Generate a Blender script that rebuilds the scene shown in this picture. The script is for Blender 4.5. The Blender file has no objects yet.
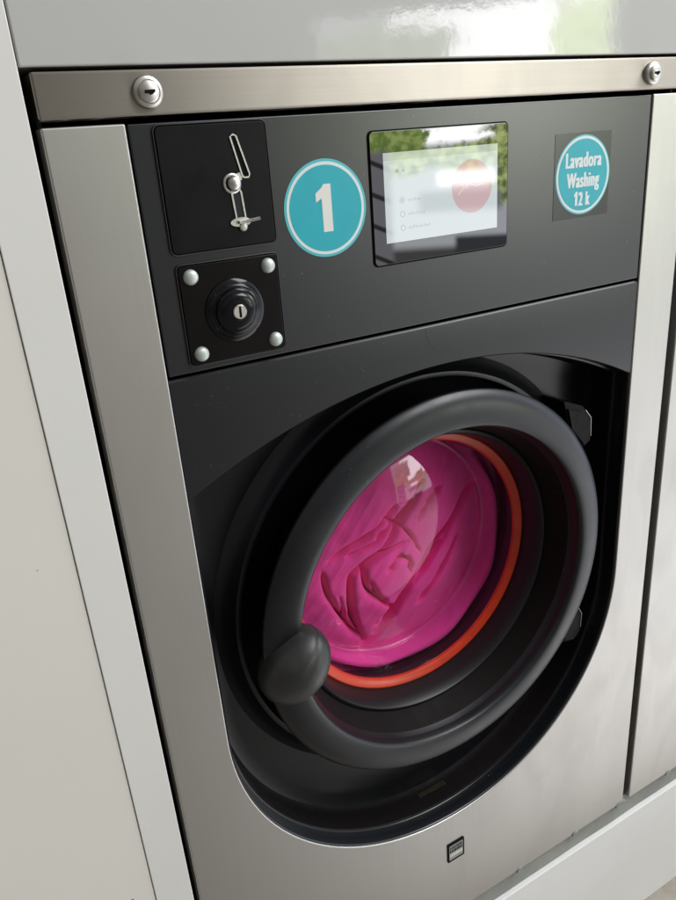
import bpy, bmesh, math, random
import numpy as np
from mathutils import Vector, Matrix, noise
PI = math.pi
random.seed(7)
sc = bpy.context.scene
C = sc.collection
# metres; X right along the machine fronts, Y away from the viewer, Z up.
# z = 0 is the top of the steel side panels, y = 0 their front face, the floor is at FL.
FL = -1.345
BOT = -1.048
AX = -0.507          # height of the door axis

# ------------------------------------------------------------------ node helpers
class NT:
    def __init__(s, nt):
        s.nt = nt
        nt.nodes.clear()
    def n(s, t, **kw):
        nd = s.nt.nodes.new(t)
        for k, v in kw.items():
            setattr(nd, k, v)
        return nd
    def link(s, a, b):
        s.nt.links.new(a, b)
    def put(s, sock, v):
        if hasattr(v, 'is_linked') or hasattr(v, 'links'):
            s.link(v, sock)
        elif isinstance(v, (tuple, list)) and len(v) == 3 and sock.type == 'RGBA':
            sock.default_value = (*v, 1)
        else:
            sock.default_value = v
    def m(s, op, a, b=0.0, c=0.0):
        nd = s.n('ShaderNodeMath', operation=op)
        s.put(nd.inputs[0], a); s.put(nd.inputs[1], b)
        if len(nd.inputs) > 2: s.put(nd.inputs[2], c)
        return nd.outputs[0]
    def step(s, v, a, b, lo=0.0, hi=1.0):
        nd = s.n('ShaderNodeMapRange', interpolation_type='SMOOTHSTEP')
        s.put(nd.inputs[0], v)
        for i, q in enumerate((a, b, lo, hi)): s.put(nd.inputs[i+1], q)
        return nd.outputs[0]
    def mix(s, f, a, b):
        nd = s.n('ShaderNodeMix', data_type='RGBA')
        s.put(nd.inputs[0], f); s.put(nd.inputs[6], a); s.put(nd.inputs[7], b)
        return nd.outputs[2]
    def noise(s, vec, scale, detail=4, rough=.55, dist=0.0):
        nd = s.n('ShaderNodeTexNoise')
        if vec is not None: s.link(vec, nd.inputs['Vector'])
        nd.inputs['Scale'].default_value = scale
        nd.inputs['Detail'].default_value = detail
        nd.inputs['Roughness'].default_value = rough
        nd.inputs['Distortion'].default_value = dist
        return nd.outputs[0]
    def mapping(s, vec, scale=(1,1,1), loc=(0,0,0), rot=(0,0,0)):
        nd = s.n('ShaderNodeMapping')
        s.link(vec, nd.inputs[0])
        nd.inputs['Scale'].default_value = scale
        nd.inputs['Location'].default_value = loc
        nd.inputs['Rotation'].default_value = rot
        return nd.outputs[0]

def material(name, col, rough=.5, metal=0.0, spec=.5, coat=0.0, var=0.0, vscale=6, rvar=0.0, rscale=8,
             bump=0.0, bscale=200, stretch=(1,1,1), aniso=0.0, tangent=None, emit=None, estr=0.0, coatr=.03, sheen=0.0,
             specks=0.0, cvar=None, dust=0.0):
    mt = bpy.data.materials.new(name)
    mt.use_nodes = True
    t = NT(mt.node_tree)
    out = t.n('ShaderNodeOutputMaterial')
    p = t.n('ShaderNodeBsdfPrincipled')
    t.link(p.outputs[0], out.inputs[0])
    geo = t.n('ShaderNodeNewGeometry').outputs['Position']
    base = col
    if var:
        nz = t.noise(t.mapping(geo, stretch), vscale, 5, .6, .4)
        f = t.step(nz, .3, .7)
        c2 = cvar if cvar else tuple(c*(1-var) for c in col)
        base = t.mix(f, col, c2)
    if specks:
        nz = t.noise(geo, 95, 1, .4)
        f = t.step(nz, .80-specks, .83-specks)
        base = t.mix(f, base, (.12,.10,.08))
    if dust:
        fine = t.step(t.noise(geo, 330, 1, .4), .775-dust, .80-dust)
        where = t.step(t.noise(geo, 13, 3, .6), .42, .62)
        base = t.mix(t.m('MULTIPLY', fine, where), base, (.085,.085,.083))
    t.put(p.inputs['Base Color'], base)
    p.inputs['Metallic'].default_value = metal
    p.inputs['Specular IOR Level'].default_value = spec
    p.inputs['Coat Weight'].default_value = coat
    p.inputs['Coat Roughness'].default_value = coatr
    if rvar:
        nz = t.noise(t.mapping(geo, stretch), rscale, 6, .65, .6)
        t.put(p.inputs['Roughness'], t.step(nz, .25, .75, rough-rvar, rough+rvar))
    else:
        p.inputs['Roughness'].default_value = rough
    if aniso:
        p.inputs['Anisotropic'].default_value = aniso
        tg = t.n('ShaderNodeTangent', direction_type='RADIAL', axis=tangent)
        t.link(tg.outputs[0], p.inputs['Tangent'])
    if bump:
        nz = t.noise(t.mapping(geo, stretch), bscale, 3, .6)
        b = t.n('ShaderNodeBump')
        b.inputs['Strength'].default_value = bump
        b.inputs['Distance'].default_value = .001
        t.link(nz, b.inputs['Height'])
        t.link(b.outputs[0], p.inputs['Normal'])
    if emit:
        p.inputs['Emission Color'].default_value = (*emit, 1)
        p.inputs['Emission Strength'].default_value = estr
    return mt

def brushed(name, col, rough, along):
    """stainless sheet: fine brush lines, smudges from hands"""
    mt = bpy.data.materials.new(name); mt.use_nodes = True
    t = NT(mt.node_tree)
    out = t.n('ShaderNodeOutputMaterial'); p = t.n('ShaderNodeBsdfPrincipled')
    t.link(p.outputs[0], out.inputs[0])
    geo = t.n('ShaderNodeNewGeometry').outputs['Position']
    line = (3, 3, 900) if along == 'X' else (900, 3, 3)
    nl = t.noise(t.mapping(geo, line), 1.0, 3, .6)
    sm = t.noise(t.mapping(geo, (1,1,.45), rot=(0,.35,0)), 11, 6, .62, .9)
    sm2 = t.noise(t.mapping(geo, (1,1,.7), loc=(3,1,7)), 26, 5, .7, 1.2)
    f = t.step(sm, .38, .68)
    f2 = t.step(sm2, .55, .75)
    c = t.mix(f, col, tuple(q*.955 for q in col))
    c = t.mix(t.m('MULTIPLY', f2, .5), c, tuple(q*.94 for q in col))
    c = t.mix(t.m('MULTIPLY', t.step(nl, .35, .65), .35), c, tuple(q*.9 for q in col))
    t.put(p.inputs['Base Color'], c)
    p.inputs['Metallic'].default_value = 1.0
    r = t.m('ADD', t.m('MULTIPLY', f, .035), rough)
    r = t.m('ADD', t.m('MULTIPLY', nl, .05), r)
    t.put(p.inputs['Roughness'], r)
    p.inputs['Anisotropic'].default_value = .15 if along == 'Z' else .94
    tg = t.n('ShaderNodeCombineXYZ')
    tg.inputs[0 if along == 'Z' else 2].default_value = 1.0      # rough across the grain
    t.link(tg.outputs[0], p.inputs['Tangent'])
    b = t.n('ShaderNodeBump'); b.inputs['Strength'].default_value = .06; b.inputs['Distance'].default_value = .0005
    t.link(nl, b.inputs['Height']); t.link(b.outputs[0], p.inputs['Normal'])
    return mt

M = {}
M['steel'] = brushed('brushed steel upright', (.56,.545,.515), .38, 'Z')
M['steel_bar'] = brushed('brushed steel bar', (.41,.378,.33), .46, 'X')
M['edge'] = material('bright cut edge', (.75,.72,.68), .25, 1)
M['plastic'] = material('satin black plastic', (.0062,.0074,.0108), .28, spec=.85, dust=.012)
M['plastic_lower'] = material('satin black moulding', (.0068,.0078,.0104), .29, spec=.6, dust=.018)
M['recess'] = material('deep black moulded recess', (.0062,.0068,.0085), .25, spec=.5, rvar=.03, rscale=8)
M['door_black'] = material('matt black door ring', (.0082,.0092,.0120), .38, spec=.5, rvar=.06, rscale=14, bump=.02, bscale=1200, dust=.018)
M['handle'] = material('worn black handle', (.036,.037,.036), .40, spec=.5, rvar=.08, rscale=40, bump=.15, bscale=500, var=.3, vscale=45)
M['funnel'] = material('dark inner funnel', (.008,.006,.006), .6, spec=.15, rvar=.1, rscale=50, bump=.2, bscale=700)
M['rubber'] = material('black rubber', (.012,.012,.013), .42, spec=.4)
M['orange'] = material('orange seal', (.74,.048,.012), .30, spec=.5, var=.2, vscale=30)
M['plate'] = material('black powder coat plate', (.005,.005,.006), .34, spec=.2, rvar=.06, rscale=30, bump=.06, bscale=900)
M['gloss_black'] = material('gloss black plate', (.004,.0032,.003), .16, spec=.3, rvar=.04, rscale=30)
M['cone'] = material('glossy black lock dome', (.004,.004,.006), .10, spec=.35)
M['faded'] = material('faded yellow label', (.040,.034,.010), .6, var=.8, vscale=160)
M['bead'] = material('worn black edge', (.06,.06,.062), .3, .6)
M['chrome'] = material('nickel metal', (.74,.72,.68), .34, 1, var=.2, vscale=120)
M['bolt'] = material('zinc bolt', (.66,.71,.68), .5, .55, var=.25, vscale=150)
M['hole'] = material('dark slot', (.004,.004,.005), .7, spec=.1)
M['slot_blue'] = material('dark blue slot', (.006,.007,.016), .3)
M['teal'] = material('teal vinyl', (.012,.415,.50), .38, var=.06, vscale=40)
M['teal_edge'] = material('teal vinyl rim', (.08,.50,.57), .38)
M['vinyl_white'] = material('white vinyl', (.72,.80,.80), .38)
M['numeral'] = material('white numeral', (.78,.77,.73), .4)
M['film'] = material('clear film over black', (.020,.019,.018), .24, spec=.5, rvar=.03)
M['glass_black'] = material('black display glass', (.006,.006,.007), .015, spec=1.0)
def lcd(name, c, e): return material(name, tuple(q*.3 for q in c),   .03, spec=1.0, emit=c, estr=e)
M['lcd'] = lcd('lit display', (.60,.66,.66), .52)
M['lcd_head'] = lcd('lit display header', (.50,.55,.52), .50)
M['lcd_ink'] = lcd('lit display ink', (.36,.40,.41), .55)
M['lcd_soft'] = lcd('lit display pale ink', (.46,.51,.52), .55)
M['lcd_red'] = lcd('lit display red disc', (.56,.36,.365), .56)  # disc and ink paled: reflection wash on the screen is put into these colours
M['lcd_pink'] = lcd('lit display pink stroke', (.68,.52,.52), .62)
M['black'] = material('black cabinet', (.010,.010,.010), .5, spec=.3)
M['drum'] = material('drum steel', (.35,.34,.34), .35, 1, var=.2)
M['white_warm'] = material('warm white laminate', (.775,.745,.695), .42, spec=.35, var=.05, vscale=3, rvar=.06, rscale=5, cvar=(.755,.725,.67), specks=.02)
M['white_strip'] = material('white laminate strip', (.775,.765,.735), .40, spec=.35, var=.03, vscale=4)
M['white_gloss'] = material('gloss white laminate', (.53,.53,.51), .05, spec=.5, bump=.06, bscale=60, var=.03, vscale=3)
M['white_plinth'] = material('white plinth board', (.92,.915,.91), .35, spec=.35, var=.04, vscale=6)
M['sealant'] = material('grey sealant', (.36,.37,.345), .7, spec=.2, var=.2, vscale=14, bump=.3, bscale=250)
M['floor'] = material('floor tile', (.42,.38,.32), .45, var=.25, vscale=18, bump=.1)
M['wall'] = material('light block wall', (.5,.48,.45), .7)

# pink wash
def cloth_mat():
    mt = bpy.data.materials.new('magenta wet cloth'); mt.use_nodes = True
    t = NT(mt.node_tree)
    out = t.n('ShaderNodeOutputMaterial'); p = t.n('ShaderNodeBsdfPrincipled')
    t.link(p.outputs[0], out.inputs[0])
    geo = t.n('ShaderNodeNewGeometry').outputs['Position']
    nz = t.noise(geo, 22, 5, .6, .8)
    t.put(p.inputs['Base Color'], t.mix(t.step(nz, .3, .75), (1.0,.085,.44), (.95,.060,.38)))
    p.inputs['Roughness'].default_value = .8
    p.inputs['Specular IOR Level'].default_value = .15
    p.inputs['Sheen Weight'].default_value = .15
    wv = t.noise(geo, 620, 3, .6)
    b = t.n('ShaderNodeBump'); b.inputs['Strength'].default_value = .35; b.inputs['Distance'].default_value = .0008
    t.link(wv, b.inputs['Height']); t.link(b.outputs[0], p.inputs['Normal'])
    return mt
M['cloth'] = cloth_mat()
def glass_mat():
    mt = bpy.data.materials.new('door glass'); mt.use_nodes = True
    t = NT(mt.node_tree)
    out = t.n('ShaderNodeOutputMaterial')
    tr = t.n('ShaderNodeBsdfTransparent'); gl = t.n('ShaderNodeBsdfGlossy')
    tr.inputs[0].default_value = (.99,.985,.99,1)
    gl.inputs['Roughness'].default_value = .035
    lw = t.n('ShaderNodeLayerWeight'); lw.inputs[0].default_value = .5
    schlick = t.m('ADD', t.m('MULTIPLY', t.m('POWER', lw.outputs['Facing'], 5.0), .94), .05)
    mx = t.n('ShaderNodeMixShader')
    t.link(schlick, mx.inputs[0]); t.link(tr.outputs[0], mx.inputs[1]); t.link(gl.outputs[0], mx.inputs[2])
    t.link(mx.outputs[0], out.inputs[0])
    return mt
M['glass'] = glass_mat()

# ------------------------------------------------------------------ mesh helpers
def spline(p, n=6):
    out = []
    for i in range(len(p)-1):
        p0, p1, p2, p3 = p[max(i-1,0)], p[i], p[i+1], p[min(i+2,len(p)-1)]
        for k in range(n):
            t = k/n
            out.append(tuple(.5*(2*p1[q]+(p2[q]-p0[q])*t+(2*p0[q]-5*p1[q]+4*p2[q]-p3[q])*t*t+(3*p1[q]-p0[q]-3*p2[q]+p3[q])*t**3) for q in (0,1)))
    out.append(p[-1]); return out
class MB:
    def __init__(s): s.v = []; s.f = []; s.m = []
    def add(s, vs, fs, m=0):
        o = len(s.v); s.v += [tuple(v) for v in vs]
        for f in fs: s.f.append([o+i for i in f]); s.m.append(m)
        return s
    def box(s, x0, x1, y0, y1, z0, z1, m=0):
        v = [(x,y,z) for x in (x0,x1) for y in (y0,y1) for z in (z0,z1)]
        return s.add(v, [(0,1,3,2),(4,6,7,5),(0,4,5,1),(2,3,7,6),(0,2,6,4),(1,5,7,3)], m)
    def prism(s, pts, y0, y1, m=0, back=True):
        n = len(pts)
        v = [(x,y0,z) for x,z in pts]+[(x,y1,z) for x,z in pts]
        f = [list(range(n))]+[[i,(i+1)%n,n+(i+1)%n,n+i] for i in range(n)]
        if back: f.append(list(range(2*n-1,n-1,-1)))
        return s.add(v, f, m)
    def flat(s, pts, y, m=0):
        return s.add([(x,y,z) for x,z in pts], [list(range(len(pts)))], m)
    def loft(s, loops, m=0, cap0=False, cap1=False, closed=True):
        n = len(loops[0]); v = [p for l in loops for p in l]; f = []
        for k in range(len(loops)-1):
            for i in range(n if closed else n-1):
                j = (i+1) % n
                f.append([k*n+i, k*n+j, (k+1)*n+j, (k+1)*n+i])
        if cap0: f.append(list(range(n)))
        if cap1: f.append(list(range((len(loops)-1)*n, len(loops)*n)))
        return s.add(v, f, m)
    def revolve(s, prof, cx, cz, seg=160, m=0, cap0=False, cap1=False):
        loops = [[(cx+r*math.cos(2*PI*i/seg), y, cz+r*math.sin(2*PI*i/seg)) for i in range(seg)] for r, y in prof]
        return s.loft(loops, m, cap0, cap1)
    def tube(s, path, r, seg=10, m=0):
        loops = []
        for i, p in enumerate(path):
            p = Vector(p); a = Vector(path[max(i-1,0)]); b = Vector(path[min(i+1,len(path)-1)])
            d = (b-a).normalized(); u = d.orthogonal().normalized(); w = d.cross(u)
            loops.append([tuple(p+r*(math.cos(2*PI*k/seg)*u+math.sin(2*PI*k/seg)*w)) for k in range(seg)])
        return s.loft(loops, m, True, True)

WO = {}     # world origin of each object
def link(o, parent, origin):
    C.objects.link(o); WO[o.name] = Vector(origin)
    if parent:
        o.parent = parent; o.location = Vector(origin)-WO[parent.name]
    else:
        o.location = origin
    return o
def obj(name, mb, mats, parent=None, bevel=0.0, seg=2, smooth=35, origin=None, recalc=True):
    me = bpy.data.meshes.new(name)
    me.from_pydata(mb.v, [], mb.f)
    if not isinstance(mats, (list, tuple)): mats = [mats]
    for m in mats: me.materials.append(M[m])
    for p, mi in zip(me.polygons, mb.m): p.material_index = mi
    bm = bmesh.new(); bm.from_mesh(me)
    if recalc: bmesh.ops.recalc_face_normals(bm, faces=bm.faces)
    bm.to_mesh(me); bm.free()
    if origin is None:
        lo = [min(v[i] for v in mb.v) for i in range(3)]; hi = [max(v[i] for v in mb.v) for i in range(3)]
        origin = [(a+b)/2 for a, b in zip(lo, hi)]
    me.transform(Matrix.Translation(-Vector(origin)))
    if smooth:
        me.polygons.foreach_set('use_smooth', [True]*len(me.polygons))
        me.set_sharp_from_angle(angle=math.radians(smooth))
    o = bpy.data.objects.new(name, me)
    link(o, parent, origin)
    if bevel:
        b = o.modifiers.new('bevel', 'BEVEL'); b.width = bevel; b.segments = seg
        b.limit_method = 'ANGLE'; b.angle_limit = math.radians(40); b.harden_normals = True
    return o
def tag(o, label=None, cat=None, group=None, kind=None):
    for k, v in (('label',label),('category',cat),('group',group),('kind',kind)):
        if v: o[k] = v
    return o
def circle(cx, cz, r, n=96, a0=0.0):
    return [(cx+r*math.cos(a0+2*PI*i/n), cz+r*math.sin(a0+2*PI*i/n)) for i in range(n)]
def rrect(x0, x1, z0, z1, r, n=6):
    p = []
    for cx, cz, a in ((x1-r,z1-r,0),(x0+r,z1-r,PI/2),(x0+r,z0+r,PI),(x1-r,z0+r,1.5*PI)):
        for i in range(n+1):
            t = a+PI/2*i/n; p.append((cx+r*math.cos(t), cz+r*math.sin(t)))
    return p
def text_into(mb, s, cx, cz, h, y, m, xs=.62, bold=.02, width=None, depth=.0003):
    cu = bpy.data.curves.new('lettering', 'FONT'); cu.body = s; cu.size = 1.0; cu.offset = bold; cu.space_character = 1.14
    cu.fill_mode = 'FRONT'; cu.resolution_u = 4
    o = bpy.data.objects.new('lettering', cu); C.objects.link(o)
    dg = bpy.context.evaluated_depsgraph_get()
    me = bpy.data.meshes.new_from_object(o.evaluated_get(dg))
    xsn = [v.co.x for v in me.vertices]; zsn = [v.co.y for v in me.vertices]
    k = h/0.73                      # cap height
    mx = (min(xsn)+max(xsn))/2
    sx = k*xs if width is None else width/(max(xsn)-min(xsn))
    mb.add([(cx+(v.co.x-mx)*sx, y, cz+(v.co.y-.365)*k) for v in me.vertices], [list(p.vertices) for p in me.polygons], m)
    bpy.data.objects.remove(o); bpy.data.meshes.remove(me); bpy.data.curves.remove(cu)

# ------------------------------------------------------------------ the washing machine
root = bpy.data.objects.new('washing_machine', None)
root.empty_display_size = .2
link(root, None, (0, .4, BOT))
tag(root, 'black and stainless steel front loading washing machine wearing the round number 1 sticker', 'washing machine', 'washing machines built in side by side')

# cabinet: box open to the front
b = MB()
X, Y0, Y1, Z0, Z1, T = .3395, .024, .78, BOT+.004, .028, .003
b.box(-X, -X+T, Y0, Y1, Z0, Z1); b.box(X-T, X, Y0, Y1, Z0, Z1)
b.box(-X+T, X-T, Y1-T, Y1, Z0, Z1); b.box(-X+T, X-T, Y0, Y1-T, Z1-T, Z1); b.box(-X+T, X-T, Y0, Y1-T, Z0, Z0+T)
obj('cabinet', b, 'black', root)

# steel front sheet with the U-shaped cut-out
CX, HW, SC = -.0015, .2815, -.58
def arc(n=72, r=HW):
    return [(CX+r*math.cos(PI+PI*i/n), SC+r*math.sin(PI+PI*i/n)) for i in range(n+1)]
pts = [(-.342,-.003)] + [(-.342,BOT),(.342,BOT),(.342,-.003)] + [(CX+HW,-.003)] + arc()[::-1] + [(CX-HW,-.003)]
b = MB(); b.prism(pts, 0, .022)
fp = obj('front_panel', b, 'steel', root, bevel=.0016, seg=3)

# maker's badge on the sheet
b = MB()
b.prism(rrect(-.012, .016, -.942, -.909, .0015, 3), -.0012, 0, 0)
b.flat(rrect(-.0095, .0135, -.9385, -.9125, .0008, 3), -.0014, 1)
random.seed(3)
for z0, z1, mi in ((-.9150,-.9188,2),(-.9204,-.9252,2),(-.9268,-.9330,3)):
    x = -.0085
    while x < .0115:
        w = random.uniform(.0012,.0026); b.flat([(x,z0),(x,z1),(min(x+w,.0125),z1),(min(x+w,.0125),z0)], -.0016, mi); x += w+random.uniform(.0005,.0010)
tag(obj('badge', b, ['hole','sealant','plate','numeral'], root, smooth=0), 'small black framed metal badge')

# top bar with two cam locks
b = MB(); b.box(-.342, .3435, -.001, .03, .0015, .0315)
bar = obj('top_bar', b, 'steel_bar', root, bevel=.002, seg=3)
for x in (-.264, .272):
    b = MB()
    cz = .0165
    b.revolve([(.0112,-.001),(.0112,-.0035),(.0104,-.0050),(.0086,-.0058),(.0078,-.0056),(.0072,-.0078),(.0060,-.0086)], x, cz, 48, 0, cap1=True)
    b.prism([(x-.0040,cz-.0011),(x-.0006,cz-.0014),(x-.0006,cz-.0024),(x+.0016,cz-.0020),(x+.0042,cz-.0002),(x+.0040,cz+.0014),(x-.0036,cz+.0010)], -.0089, -.0080, 1)
    obj('cam_lock', b, ['chrome','hole'], bar)

# control panel
b = MB(); b.box(-.2815, .2785, .001, .022, -.1950, -.0035)
panel = obj('control_panel', b, 'plastic', root, bevel=.0012, seg=3)

# lower moulding with the arched recess round the door
AR, AZ = .61, -.85
def outline(d, n_arch=56, n_side=14, n_arc=90):
    hx = HW-.0006-d; R = AR-d
    za = AZ+math.sqrt(R*R-hx*hx); a = math.asin(hx/R)
    p = [(CX+R*math.sin(-a+2*a*i/n_arch), AZ+R*math.cos(-a+2*a*i/n_arch)) for i in range(n_arch)]
    p += [(CX+hx, za+(SC-za)*i/n_side) for i in range(n_side)]
    p += [(CX+hx*math.cos(-PI*i/n_arc), SC+hx*math.sin(-PI*i/n_arc)) for i in range(n_arc)]
    p += [(CX-hx, SC+(za-SC)*i/n_side) for i in range(n_side)]
    return p
b = MB()
prof = [(0,.0012),(.0009,.0018),(.0016,.0035),(.0020,.012),(.0022,.021),(.0030,.0222),(.0048,.0226),(.0056,.0235),(.0060,.040),(.0064,.0500),(.0076,.0550),(.0105,.0580),(.0160,.0592),(.0260,.0596)]
loops = [[(x,y,z) for x,z in outline(d)] for d, y in prof]
last = loops[-1]
inner = []
for x, y, z in last:
    t = math.atan2(z-AX, x); inner.append((.2480*math.cos(t), .0600, AX+.2480*math.sin(t)))
loops.append(inner)
loops.append([(x*.98, .14, AX+(z-AX)*.98) for x,y,z in inner])
b.loft(loops[:7], 0); b.loft(loops[6:12], 2); b.loft(loops[11:], 1)
# flat front above the arch
o0 = outline(0); top = o0[:57]
up = [(CX+(HW-.0006)*(-1+2*i/56), -.1985) for i in range(57)]
b.loft([[(x,.0032,z+.0005) for x,z in up], [(x,.0014,z-.0012) for x,z in up], [(x,.0012,z-.003) for x,z in up], [(x,.0012,z) for x,z in top]], closed=False)
b.loft([[(x,.03,z+.0005) for x,z in up], [(x,.0032,z+.0005) for x,z in up]], closed=False)
# the mould line of the cast curve: a fine scuffed line on the face is left to the material
# a hair-thin scratch on the face and the faded remnant of a label low in the recess
pth = spline([(-.0225,-.2010),(-.0210,-.2100),(-.0141,-.2214),(-.0019,-.2305)])
for p, q in zip(pth, pth[1:]):
    d = (Vector(q)-Vector(p)).normalized(); u = Vector((-d.y, d.x))*.00025
    b.flat([(p[0]+u.x,p[1]+u.y),(p[0]-u.x,p[1]-u.y),(q[0]-u.x,q[1]-u.y),(q[0]+u.x,q[1]+u.y)], .0011, 3)
zw = SC-(HW-.0006-.0062)
b.add([(-.024,.041,zw+.0016),(.020,.041,zw+.0014),(.020,.049,zw+.0010),(-.024,.049,zw+.0012)], [(0,1,2,3)], 4)
obj('lower_fascia', b, ['plastic_lower','recess','funnel','rubber','faded'], root, smooth=38)

# collar standing off the recess floor round the door
b = MB()
b.revolve([(.2640,.0602),(.2560,.0572),(.2490,.0520),(.2458,.0468),(.2440,.0446),(.2415,.0440),(.2392,.0442),(.2380,.0462)], 0, AX, 192)
b.revolve([(.2380,.0462),(.2370,.062),(.2365,.082),(.176,.0975)], 0, AX, 192, 1)
obj('door_collar', b, ['door_black','hole'], root)

# coin mechanism plate
def plate(name, x0, x1, z0, z1, r, mat):
    b = MB()
    b.prism(rrect(x0-.0012, x1+.0012, z0-.0012, z1+.0012, r+.001), .0006, .003, 1)
    b.prism(rrect(x0, x1, z0, z1, r), -.0016, .002, 0)
    bl = [[(x,y,z) for x,z in rrect(x0-d, x1+d, z0-d, z1+d, r+d)] for d, y in ((.0018,.0009),(.0015,-.0009),(.0011,-.0013),(.0006,-.0004))]
    b.loft(bl, 2)
    return obj(name, b, [mat,'hole','bead'], panel_root, bevel=.0009, seg=3)
panel_root = root
cp = plate('coin_plate', -.2630, -.1740, -.0985, -.0065, .004, 'plate')
def ribbon(path, w, y0, y1, m, mb, closed=True):
    n = len(path); L = []; Rr = []
    for i in range(n):
        a = Vector(path[i-1] if (closed or i) else path[i]); c = Vector(path[(i+1)%n] if (closed or i < n-1) else path[i])
        d = (c-a).normalized(); nn = Vector((-d.y, d.x)); p = Vector(path[i])
        L.append(p+nn*w/2); Rr.append(p-nn*w/2)
    lo = [[(p.x,y1,p.y) for p in L],[(p.x,y0,p.y) for p in L],[(p.x,y0,p.y) for p in Rr],[(p.x,y1,p.y) for p in Rr]]
    k = n if closed else n-1
    v = [q for l in lo for q in l]; f = []
    for r_ in range(3):
        for i in range(k):
            j = (i+1)%n; f.append([r_*n+i, r_*n+j, (r_+1)*n+j, (r_+1)*n+i])
    mb.add(v, f, m)
F = -.0016
b = MB()      # coin entry: slanted slit with a metal lip
sl = [(-.2046,-.0165),(-.2020,-.0150),(-.1996,-.0162),(-.1916,-.0445),(-.1926,-.0468),(-.1966,-.0468),(-.1980,-.0450)]
b.flat(sl, F-.0003, 1); ribbon(sl, .0013, F-.0011, F, 0, b)
obj('coin_slot', b, ['chrome','hole'], cp, smooth=0)
b = MB()      # reject button with its pressed bezel
kx, kz = -.2065, -.0505
b.revolve([(.0078,F),(.0076,F-.0010),(.0066,F-.0016),(.0056,F-.0012)], kx-.0008, kz, 40, 0)
b.flat([(-.2128,-.0462),(-.1990,-.0425),(-.1978,-.0462),(-.1990,-.0490),(-.2060,-.0450)], F-.0005, 0)
b.revolve([(.0056,F-.0008),(.0054,F-.0030),(.0044,F-.0042),(.0024,F-.0050),(.0005,F-.0052)], kx+.0006, kz, 40, 0, cap1=True)
obj('coin_button', b, ['chrome'], cp)
b = MB()      # return chute
ch = [(-.2068,-.0790)]+[(-.2045+.0040*math.cos(PI-PI*i/10), -.0585+.0040*math.sin(PI-PI*i/10)) for i in range(11)]+[(-.1990,-.0790)]
b.flat(ch, F-.0003, 1); ribbon(ch, .0015, F-.0011, F, 0, b)
obj('coin_chute', b, ['chrome','slot_blue'], cp, smooth=0)
b = MB()      # lever across the chute on its oval flange
b.prism([(-.2030+.0098*math.cos(2*PI*i/32)*(1 if math.cos(2*PI*i/32) < 0 else .8), -.0800+.0036*math.sin(2*PI*i/32)) for i in range(32)], F-.0016, F, 0)
b.revolve([(.0036,F-.0008),(.0034,F-.0020),(.0026,F-.0028),(.0006,F-.0030)], -.2022, -.0838, 24, 0, cap1=True)
b.tube([(-.2060,F-.0030,-.0800),(-.2010,F-.0034,-.0798),(-.1940,F-.0050,-.0790),(-.1890,F-.0068,-.0783)], .0014, 10)
b.box(-.2062,-.1996, F-.0017,F-.0016, -.0812,-.0788, 1)
obj('return_lever', b, ['chrome','hole'], cp)

# coin box lock plate
lp = plate('lock_plate', -.2615, -.1755, -.1885, -.1085, .003, 'gloss_black')
for x, z in ((-.252,-.1172),(-.1842,-.1172),(-.1842,-.1800),(-.252,-.1800)):
    b = MB(); b.revolve([(.0062,F),(.0062,F-.0010),(.0058,F-.0024),(.0047,F-.0038),(.0030,F-.0047),(.0008,F-.0050)], x, z, 32, 0, cap1=True)
    obj('bolt', b, 'bolt', lp)
b = MB(); lx, lz = -.2180, -.1490
b.revolve([(.0262,F),(.0258,F-.0016),(.0240,F-.0030),(.0228,F-.0036),(.0218,F-.0060),(.0206,F-.0070),(.0192,F-.0074),(.0182,F-.0105),(.0168,F-.0116),(.0150,F-.0120),(.0138,F-.0138),(.0120,F-.0146),(.0072,F-.0146),(.0066,F-.0138)], lx, lz, 72, 0, cap1=True)
b.v = [(x, F+(y-F)*.72 if y < F else y, z) for x, y, z in b.v]
obj('lock_dome', b, 'cone', lp)
b = MB(); b.revolve([(.0060,F-.008),(.0060,F-.0112),(.0054,F-.0120)], lx, lz, 36, 0, cap1=True)
b.box(lx-.0009, lx+.0009, F-.0124, F-.0115, lz-.0044, lz+.0044, 1)
obj('key_cylinder', b, ['chrome','hole'], lp)

# touch display
b = MB(); b.prism(rrect(-.0785, .0800, -.1345, -.0192, .005), .0004, .003, 1)
b.prism(rrect(-.0770, .0785, -.1330, -.0205, .004), -.0008, .002, 0)
ds = obj('display', b, ['glass_black','hole'], root, bevel=.0004)
b = MB(); sy = -.00095
x0, x1, z0, z1 = -.0640, .0655, -.1145, -.0380
b.prism([(x0,z0),(x1,z0),(x1,z1),(x0,z1)], sy, -.0007, 0)
b.flat([(x0,z1-.0065),(x1,z1-.0065),(x1,z1),(x0,z1)], sy-.00005, 1)
b.flat(circle(.0345, -.0735, .0240, 64), sy-.00005, 4)
random.seed(11)
def scrib(x, z, w, h, m):       # a line of small unreadable print
    e = x+w
    while x < e:
        d = random.uniform(.0007,.0016); hh = h*random.choice((.6,.6,1,.8))
        b.flat([(x,z),(x+d*.55,z),(x+d*.55,z+hh),(x,z+hh)], sy-.0001, m)
        if random.random() < .5: b.flat([(x+d*.55,z+hh*.4),(x+d,z+hh*.4),(x+d,z+hh*.6),(x+d*.55,z+hh*.6)], sy-.0001, m)
        x += d+random.uniform(.0004,.0012)
b.flat(circle(-.0500,-.0535,.0019,20), sy-.0001, 2); b.flat(circle(-.0430,-.0535,.0013,20), sy-.0001, 2)
scrib(-.038,-.0525,.016,.0022,3); scrib(-.038,-.0570,.021,.0018,3); scrib(-.060,-.0425,.012,.002,3)
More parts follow.
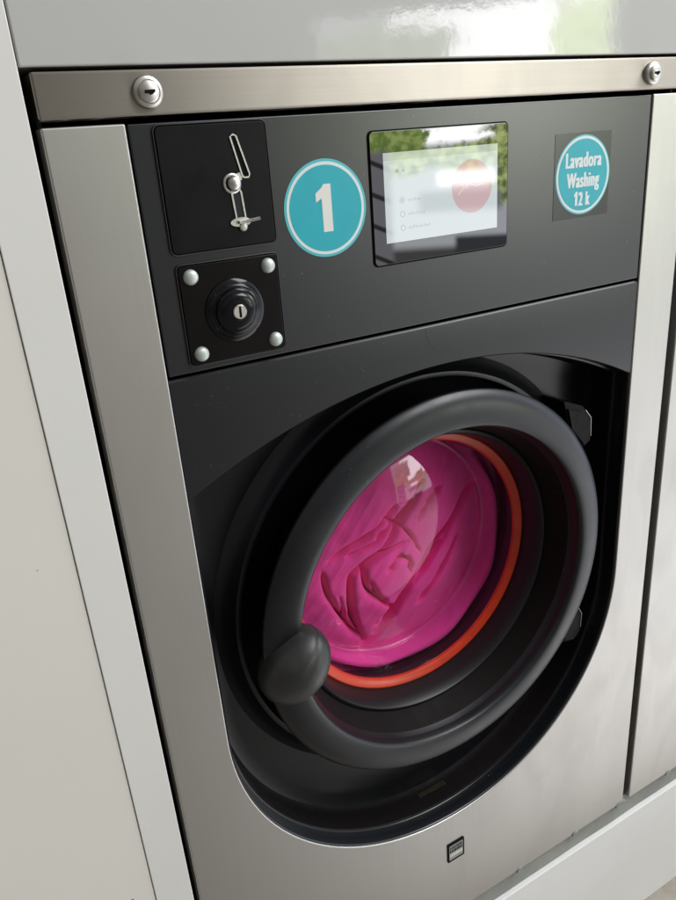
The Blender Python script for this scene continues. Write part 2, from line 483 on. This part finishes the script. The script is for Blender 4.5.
for i, (z, w) in enumerate(((-.0785,.013),(-.0905,.018),(-.1025,.023))):
    ribbon(circle(-.0455, z, .0024, 24), .0006, sy-.0001, sy, 2, b)
    if i == 0: b.flat(circle(-.0455, z, .0012, 20), sy-.0001, 2)
    scrib(-.0395, z-.0013, w, .0028, 2)
st = [(.0180+.028*t, -.0800+.0130*t+.004*math.sin(t*3.2)) for t in [i/14 for i in range(15)]]
ribbon(st, .0012, sy-.0001, sy, 5, b, closed=False)
ribbon([(.0200,-.0700),(.0270,-.0745),(.0330,-.0712),(.0400,-.0738),(.0480,-.0715)], .0010, sy-.0001, sy, 5, b, closed=False)
obj('screen', b, ['lcd','lcd_head','lcd_ink','lcd_soft','lcd_red','lcd_pink'], ds, smooth=0)

# number sticker
b = MB(); sx, sz = -.1230, -.0780
yb = .001
b.prism(circle(sx, sz, .0400), yb-.0004, yb, 0)
b.flat(circle(sx, sz, .0378), yb-.00055, 1); b.flat(circle(sx, sz, .0352), yb-.00070, 2)
b.flat([(sx-.0040,sz-.0190),(sx+.0054,sz-.0190),(sx+.0054,sz+.0200),(sx-.0014,sz+.0200),(sx-.0036,sz+.0172),(sx-.0096,sz+.0130),(sx-.0096,sz+.0058),(sx-.0040,sz+.0088)], yb-.00085, 3)
obj('number_sticker', b, ['teal_edge','vinyl_white','teal','numeral'], root, smooth=0)

# capacity sticker on its square of film
b = MB(); sx, sz = .1820, -.0755
b.prism(rrect(.1415,.2210,-.1175,-.0345,.001,2), yb-.0003, yb, 4)
b.flat(circle(sx, sz, .0388), yb-.00045, 0); b.flat(circle(sx, sz, .0374), yb-.00060, 1); b.flat(circle(sx, sz, .0349), yb-.00075, 2)
for s, dz, h, w in (('Lavadora',.0155,.0150,.0510),('Washing',-.0040,.0150,.0465),('2 k',-.0228,.0140,.0165)):
    
    for k, o_ in enumerate((-.0008,0,.0008)):
        text_into(b, s, sx+o_+(.0028 if s == '2 k' else 0), sz+dz, h, yb-.0009-.00002*k, 3, width=w-.0011, bold=.008)
q = .0140/.038; ox, oz = sx-.0089, sz-.0228
b.flat([(ox+u*q*.95, oz+v*q) for u, v in ((-.0045,-.0185),(.0052,-.0185),(.0052,.0195),(-.0015,.0195),(-.0036,.0165),(-.0092,.0120),(-.0092,.0050),(-.0045,.0075))], yb-.00098, 3)
obj('capacity_sticker', b, ['teal_edge','vinyl_white','teal','vinyl_white','film'], root, smooth=0)

# ------------------------------------------------------------------ door
b = MB()
side = [(.1728,.108),(.1752,.0940),(.1900,.066),(.2040,.034),(.2120,.014),(.2200,.0065),(.2320,.0030),(.2350,.0012),(.2354,-.0010)]
ring = [(.2354,-.0010),(.2354,-.0022),(.2344,-.0040),(.2325,-.0058),(.2300,-.0080),(.2260,-.0100),(.2200,-.0118),(.2130,-.0128),(.2060,-.0131),(.2000,-.0128),(.1974,-.0118),(.1962,-.0100),(.1954,-.0070),(.1948,-.0030),(.1946,-.0008)]
b.revolve(side, 0, AX, 192, 1)
b.revolve(ring, 0, AX, 192, 0)
b.revolve([(.1946,-.0008),(.1938,.0020),(.1922,.0060)], 0, AX, 192, 0)
b.revolve([(.1922,.0060),(.1885,.0170),(.1850,.026),(.1810,.036)], 0, AX, 192, 1)
door = obj('door', b, ['door_black','funnel'], root, smooth=50)
b = MB()
b.revolve([(.1812,.036),(.1800,.0330),(.1770,.0320),(.1748,.0345),(.1722,.047),(.1700,.058),(.1690,.070),(.1700,.0940)], 0, AX, 160, 0)
obj('gasket', b, 'rubber', door)
b = MB()
b.revolve([(.1700,.066),(.1692,.0635),(.1672,.0625),(.1600,.0645),(.1580,.0665),(.1574,.0700)], 0, AX, 160, 0)
obj('seal_ring', b, 'orange', door)
b = MB()
bw = [(.1576,.0690),(.1565,.0740),(.1550,.0880),(.1535,.1010),(.1518,.1130),(.1500,.1185),(.1475,.1205),(.1440,.1200)]
bw += [(q, .0905+.0305*(q/.1460)**2) for q in (.138,.128,.116,.103,.09,.075,.06,.045,.03,.015,.002)]
b.revolve(bw, 0, AX, 160, 0, cap1=True)
obj('glass_bowl', b, 'glass', door, smooth=60)
# hinge ears on the right
for prof_, edge in (([(.190,-.330),(.222,-.343),(.2370,-.361),(.2385,-.392),(.228,-.397),(.200,-.365)], [(.2270,-.3490),(.2372,-.3612),(.2386,-.3860)]),
                    ([(.222,-.622),(.2320,-.634),(.2420,-.652),(.2410,-.680),(.230,-.690),(.208,-.686),(.200,-.656)], [(.2325,-.6345),(.2421,-.6520),(.2411,-.6740)])):
    b = MB(); b.prism(prof_, .020, .056, 0)
    b.prism([((x-.215)*.8+.215, (z-prof_[2][1])*.8+prof_[2][1]-.004) for x, z in prof_], .017, .021, 0)
    ribbon(edge, .0012, .0194, .022, 1, b, closed=False)
    obj('hinge', b, ['funnel','chrome'], door, bevel=.0014, seg=2)
# bulbous pull handle gripping the ring at nine o'clock
b = MB(); nu, nv = 56, 40; loops = []
ca, sa = math.cos(math.radians(-42)), math.sin(math.radians(-42))
def sp(c, e): return math.copysign(abs(c)**e, c)
for j in range(nv+1):
    ph = -PI/2+PI*j/nv; row = []
    for i in range(nu):
        th = 2*PI*i/nu
        u = .0325*sp(math.cos(ph), .85)*sp(math.cos(th), .9)
        v = .0345*sp(math.cos(ph), .85)*sp(math.sin(th), .9)
        q = .0425*sp(math.sin(ph), .9)
        u *= 1-.16*max(0, q/.0445)                      # narrower towards the thumb tip
        if v < 0: v *= 1-.28*max(0, -q/.0445)           # face falls away to the lower left
        g = math.exp(-((u+.010-.12*q)/.0016)**2)*(1 if q > .004 else math.exp(-((q-.004)/.012)**2))
        k = 1-.035*g
        row.append((-.2050+(u*ca-q*sa)*k, -.0100+v*k, -.5130+(u*sa+q*ca)*k))
    loops.append(row)
b.loft(loops, 0, True, True)
obj('door_handle', b, 'handle', door, smooth=60)

# drum and tub mouth behind the glass
b = MB()
b.revolve([(.2150,.1250),(.1750,.1150),(.1720,.1200),(.1760,.135),(.2450,.150),(.2500,.158),(.2500,.50),(.20,.515),(.002,.52)], 0, AX, 96, 0, cap1=True)
obj('drum', b, 'drum', root)

# ------------------------------------------------------------------ the wash
creases = [
 ([(.146,-.458),(.121,-.473),(.091,-.493),(.065,-.515),(.027,-.551),(.006,-.578),(-.016,-.616),(-.049,-.646)], .016, .0060),
 ([(.078,-.511),(.053,-.533),(.023,-.561)], .006, .0030),
 ([(-.096,-.491),(-.074,-.481),(-.037,-.466),(.002,-.443)], .011, .0042),
 ([(-.074,-.490),(-.034,-.480),(.013,-.454)], .007, .0030),
 ([(.024,-.447),(-.020,-.489),(-.054,-.510),(-.070,-.526),(-.067,-.579),(-.055,-.615),(-.045,-.640)], .012, .0045),
 ([(.011,-.493),(-.020,-.497),(-.051,-.511),(-.049,-.541),(-.032,-.566),(-.006,-.588),(.011,-.564)], .009, .0034),
 ([(-.045,-.532),(-.035,-.556),(-.021,-.571)], .008, .0030),
 ([(-.104,-.506),(-.100,-.536),(-.082,-.577),(-.062,-.612)], .009, .0038),
 ([(.066,-.617),(.084,-.604)], .005, .0022),
 ([(-.035,-.612),(-.020,-.600),(-.004,-.592)], .012, .0055),
 ([(.030,-.470),(.052,-.452),(.075,-.440)], .004, .006),
 ([(-.020,-.452),(.012,-.480),(.030,-.515)], .006, .0028),
 ([(.100,-.520),(.070,-.560),(.030,-.600)], .008, .0040),
 ([(-.085,-.545),(-.070,-.600),(-.045,-.630)], .007, .0030),
 ([(.050,-.420),(.015,-.455),(-.030,-.475)], .008, .0034),
 ([(-.020,-.525),(-.005,-.512),(.012,-.520),(.014,-.540)], .006, .0034),
]
CR = [(spline(p), d*1.7, w) for p, d, w in creases]
def bowl_y(r):
    return .0905+.0305*(min(r,.1455)/.1460)**2
NR, NA = 190, 420
rr = np.linspace(.004, .1475, NR+1)[:,None]; tt = (2*PI*np.arange(NA)/NA)[None,:]
GX = rr*np.cos(tt); GZ = AX+rr*np.sin(tt)
GY = .0905+.0305*(np.minimum(rr,.1455)/.1460)**2+.0022+0*tt
for n_, (p, d, w) in enumerate(CR):
    best = np.full(GX.shape, 9.0); along = np.zeros(GX.shape)
    for k in range(len(p)-1):
        (ax, az_), (bx, bz) = p[k], p[k+1]; dx, dz = bx-ax, bz-az_
        u = np.clip(((GX-ax)*dx+(GZ-az_)*dz)/(dx*dx+dz*dz+1e-12), 0, 1)
        dd = np.hypot(GX-ax-u*dx, GZ-az_-u*dz)
        side = np.sign((GX-ax)*dz-(GZ-az_)*dx)
        m_ = dd < np.abs(best)
        best = np.where(m_, dd*side, best); along = np.where(m_, (k+u)/(len(p)-1), along)
    env_ = np.sin(np.clip(along,.02,.98)*PI)**.5*(.75+.25*np.sin(along*17+n_*2.1))
    soft = np.where(best > 0, w*1.5, w*.55)               # one lip of each fold is steep, the other rolls away
    GY += d*.62*env_*np.exp(-np.abs(best/soft)**1.2)
    wv = .55+.45*np.sin(along*(9+n_)+n_*1.7)              # folds pinch and open along their length
    GY += (.024 if w > .0032 else .010)*env_*np.exp(-np.abs(best/(.0010+.40*w*wv))**1.25)      # the fold itself runs deep
loops = []
for j in range(NR+1):
    row = []
    for i in range(NA):
        x, z = float(GX[j,i]), float(GZ[j,i]); y = float(GY[j,i])
        q = Vector((x*18, z*18, 1.7))
        y += .0026*(noise.noise(q)+.6)+.0014*(noise.noise(q*2.6)+.5)
        al = x*.62+(z-AX)*.78; ac = x*.78-(z-AX)*.62      # wrinkles drawn out along the diagonal
        y += .0022*abs(noise.noise(Vector((ac*62, al*9, 8.2))))+.0007*abs(noise.noise(Vector((ac*150, al*16, 2.2))))
        row.append((x, y, z))
    loops.append(row)
for k, (sr, yy, bulge) in enumerate(((.1515,.1290,0),(.1590,.1275,.028),(.1645,.1270,.030),(.1690,.1320,.018),(.1725,.1420,.008),(.184,.170,0),(.196,.215,0),(.205,.26,0),(.200,.31,0),(.170,.36,0),(.11,.40,0),(.03,.42,0))):
    row = []
    for i in range(NA):
        t = 2*PI*i/NA; wv = .06 if k > 4 else 0.0
        a = sr*(1+wv*math.sin(3*t+k)+wv*.7*math.sin(7*t+2*k))
        lowright = max(0.0, math.cos(t+.95))**.7         # the load swells forward round the bowl, low and to the right
        row.append((a*math.cos(t), yy-bulge*lowright+(.01 if k > 4 else .002)*math.sin(9*t+k*1.3), AX-(.012 if k > 4 else 0)+a*math.sin(t)))
    loops.append(row)
b = MB(); b.loft(loops, 0, True, True)
tag(obj('laundry', b, 'cloth', smooth=180), 'magenta pink wet cloth swirled and creased against the round door glass', 'laundry')

# ------------------------------------------------------------------ neighbouring machine: copies of the shared parts
r2 = root.copy(); C.objects.link(r2); r2.location.x += .6985
tag(r2, 'plain stainless steel machine front cut off by the right edge of the photo', 'washing machine')
def clone(o, parent, skip):
    for ch in list(o.children):
        if ch.name.split('.')[0] in skip: continue
        c = ch.copy(); C.objects.link(c); c.parent = parent
        clone(ch, c, skip)
clone(root, r2, {'number_sticker','capacity_sticker','badge','drum','coin_plate','lock_plate','display'})

# ------------------------------------------------------------------ housing round the machines
def board(name, bounds, mat, label, cat, bevel=.0008):
    b = MB(); b.box(*bounds); return tag(obj(name, b, mat, bevel=bevel, seg=2), label, cat)
board('wall_panel', (-1.1,-.3857,.0012,.5,FL,.9), 'white_warm', 'broad cream white laminate panel at the far left of the machine', 'panel')
board('filler_strip', (-.3852,-.3484,0,.5,FL,.9), 'white_strip', 'narrow white upright strip between the cream panel and the steel machine', 'panel')
board('overhead_panel', (-.3476,1.2,0,.80,.0345,.9), 'white_gloss', 'glossy white panel above the steel top bar, mirroring the street', 'panel', .0015)
pl = board('plinth', (-.3476,1.2,0,.80,FL,-1.0905), 'white_plinth', 'white plinth board under the machines, standing on the floor', 'plinth', .0012)
# sealant bedding between plinth and machines, with a few squeezed-out lumps
b = MB()
n = 150; rows = [[],[],[]]
for i in range(n+1):
    x = -.3476+1.5476*i/n
    d = .0010*noise.noise(Vector((x*14,0,3)))
    rows[0].append((x, .0075+d, -1.0906)); rows[1].append((x, .0068+d*1.5, -1.068)); rows[2].append((x, .0090+d, -1.0475))
b.loft(rows, closed=False)
obj('sealant_strip', b, 'sealant', pl)
for x, w in ((.235,.006),(.338,.012),(.452,.006),(.12,.005)):
    b = MB()
    prof_ = [(-w,0),(-w*.7,.0045),(-w*.1,.0058),(w*.5,.0040),(w,.0006),(w*.9,-.004),(-w*.9,-.004)]
    b.prism([(x+u, -1.0485+v) for u, v in prof_], -.0012, .009, 0)
    obj('sealant_lump', b, 'sealant', pl, bevel=.0012)
b = MB(); b.box(-2.2, 2.6, -.2, .9, FL-.05, FL)
tag(obj('floor', b, 'floor'), kind='structure')
b = MB(); b.box(-2.2, 2.6, .82, .9, FL+.002, 1.3)  # backing added out of view, blocks world light from behind the gaps
tag(obj('light_block_wall', b, 'wall'), 'unseen wall added behind the machines to keep light out of the gaps', 'wall')

# ------------------------------------------------------------------ world: shop interior with a bright opening to the street
w = bpy.data.worlds.new('World'); sc.world = w; w.use_nodes = True
t = NT(w.node_tree)
gen = t.n('ShaderNodeTexCoord').outputs['Generated']
sep = t.n('ShaderNodeSeparateXYZ'); t.link(gen, sep.inputs[0])
gx, gy, gz = sep.outputs
az = t.m('MULTIPLY', t.m('ARCTAN2', gx, t.m('MULTIPLY', gy, -1.0)), 180/PI)
el = t.m('MULTIPLY', t.m('ARCSINE', gz), 180/PI)
def band(v, a, b_, s): return t.m('MULTIPLY', t.step(v, a-s, a+s), t.step(v, b_-s, b_+s, 1.0, 0.0))
def boxm(a0, a1, e0, e1, sa, se=None): return t.m('MULTIPLY', band(az, a0, a1, sa), band(el, e0, e1, sa if se is None else se))
nzA = t.noise(gen, 9, 4, .6); nzB = t.noise(gen, 38, 5, .65); nzC = t.noise(gen, 90, 4, .6)
wob = t.m('MULTIPLY', t.m('SUBTRACT', nzB, .5), 5.0)
azw = t.m('ADD', az, wob); elw = t.m('ADD', el, t.m('MULTIPLY', wob, .7))
col = t.mix(t.step(az, 8, 34), (.12,.11,.098), (.43,.42,.405))                 # room walls, warm to the left
low = t.mix(t.step(az, 18, 64), (.19,.172,.155), (2.0,2.0,2.04))              # floor, bright near the opening
col = t.mix(t.step(el, -8, -20), col, low)
col = t.mix(t.step(el, 12, 22), col, t.mix(t.step(az, -10, 60), (.24,.235,.225), (.85,.85,.84)))                           # ceiling
def over(mask, c):
    global col
    col = t.mix(mask, col, c)
over(boxm(66,115,-32,25,6,6), (1.2,1.3,1.55))                                # open street side, far right
over(boxm(29,48.5,-7.5,7.9,.6,.35), (2.9,3.0,3.2))                            # street: pale road
over(boxm(34,47.6,-.4,7.8,.6,.3), (11,11,11.2))                                # sky
def wbox(a0,a1,e0,e1,s): return t.m('MULTIPLY', band(azw,a0,a1,s), band(elw,e0,e1,s))
open_ = boxm(29,48.5,-7.5,7.9,.6,.3)
green = t.mix(t.step(nzC, .35, .65), (.6,.9,.28), (3.4,4.0,1.5))
over(t.m('MULTIPLY', open_, wbox(44.6,48.5,1.5,7.6,.4)), t.mix(t.step(nzC,.3,.7), (3.6,4.6,1.9), (6.5,7.6,4.0)))
over(t.m('MULTIPLY', open_, wbox(29,38.2,1.0,7.0,.6)), t.mix(t.step(nzC,.3,.7), (.9,1.2,.6), (2.6,3.0,1.9)))
over(t.m('MULTIPLY', open_, wbox(29,56,-2.2,-.45,.3)), green)
over(t.m('MULTIPLY', open_, wbox(40.6,45,-4.6,.9,.4)), green)
over(t.m('MULTIPLY', open_, wbox(29,36.3,-1.2,2.0,.3)), t.mix(.5, green, (1.2,1.9,.3)))
over(boxm(37,41,-3.2,-2.3,.35), (9,9,9))                                      # parked car roof and glass
over(boxm(35.6,41.5,-5.0,-3.6,.4), (1.1,1.2,1.35))
over(boxm(38.2,42.8,-8.2,-6.8,.25), (.25,.26,.30))
# shaded louvred front left of the opening
lou = t.step(t.m('PINGPONG', t.m('ADD', t.m('MULTIPLY', el, 1.0), t.m('MULTIPLY', az, .45)), 1.1), .1, .25)
over(boxm(29.5,33.6,-9,-.6,.3), t.mix(lou, (.15,.15,.16), (1.1,1.1,1.2)))
bg = t.n('ShaderNodeBackground'); t.link(col, bg.inputs[0]); bg.inputs[1].default_value = 1.0
wo = t.n('ShaderNodeOutputWorld'); t.link(bg.outputs[0], wo.inputs[0])
w.cycles.sampling_method = 'MANUAL'; w.cycles.sample_map_resolution = 2048

# daylight entering high on the right, over the street opening
la = bpy.data.lights.new('daylight_opening', 'AREA'); la.shape = 'RECTANGLE'; la.size = 1.7; la.size_y = 1.1
la.energy = 46; la.color = (.97,.985,1.0)
lo = bpy.data.objects.new('daylight_opening', la); C.objects.link(lo)
lo.location = (1.35,-.95,1.4)
lo.rotation_euler = (Vector((.35,-.35,-1.0))-Vector(lo.location)).to_track_quat('-Z','Y').to_euler()

# ------------------------------------------------------------------ camera, solved from the photo's vanishing points
R = ((.86416499,.07310296,-.4978703),(-.24850015,.92232882,-.29590069),(.43756891,.37942786,.81521037))
right = Vector((R[0][0], R[0][2], -R[0][1])); up = -Vector((R[1][0], R[1][2], -R[1][1])); fwd = Vector((R[2][0], R[2][2], -R[2][1]))
cam = bpy.data.cameras.new('camera'); co = bpy.data.objects.new('camera', cam); C.objects.link(co)
mw = Matrix((right, up, -fwd)).transposed().to_4x4(); mw.translation = Vector((-.44246, -.58123, -.02906)); co.matrix_world = mw
cam.sensor_fit = 'HORIZONTAL'; cam.sensor_width = 36; cam.lens = 739.86/676*36
cam.clip_start = .02; cam.clip_end = 100
sc.camera = co
sc.view_settings.view_transform = 'Standard'; sc.view_settings.look = 'None'
sc.view_settings.exposure = .14; sc.view_settings.gamma = 1
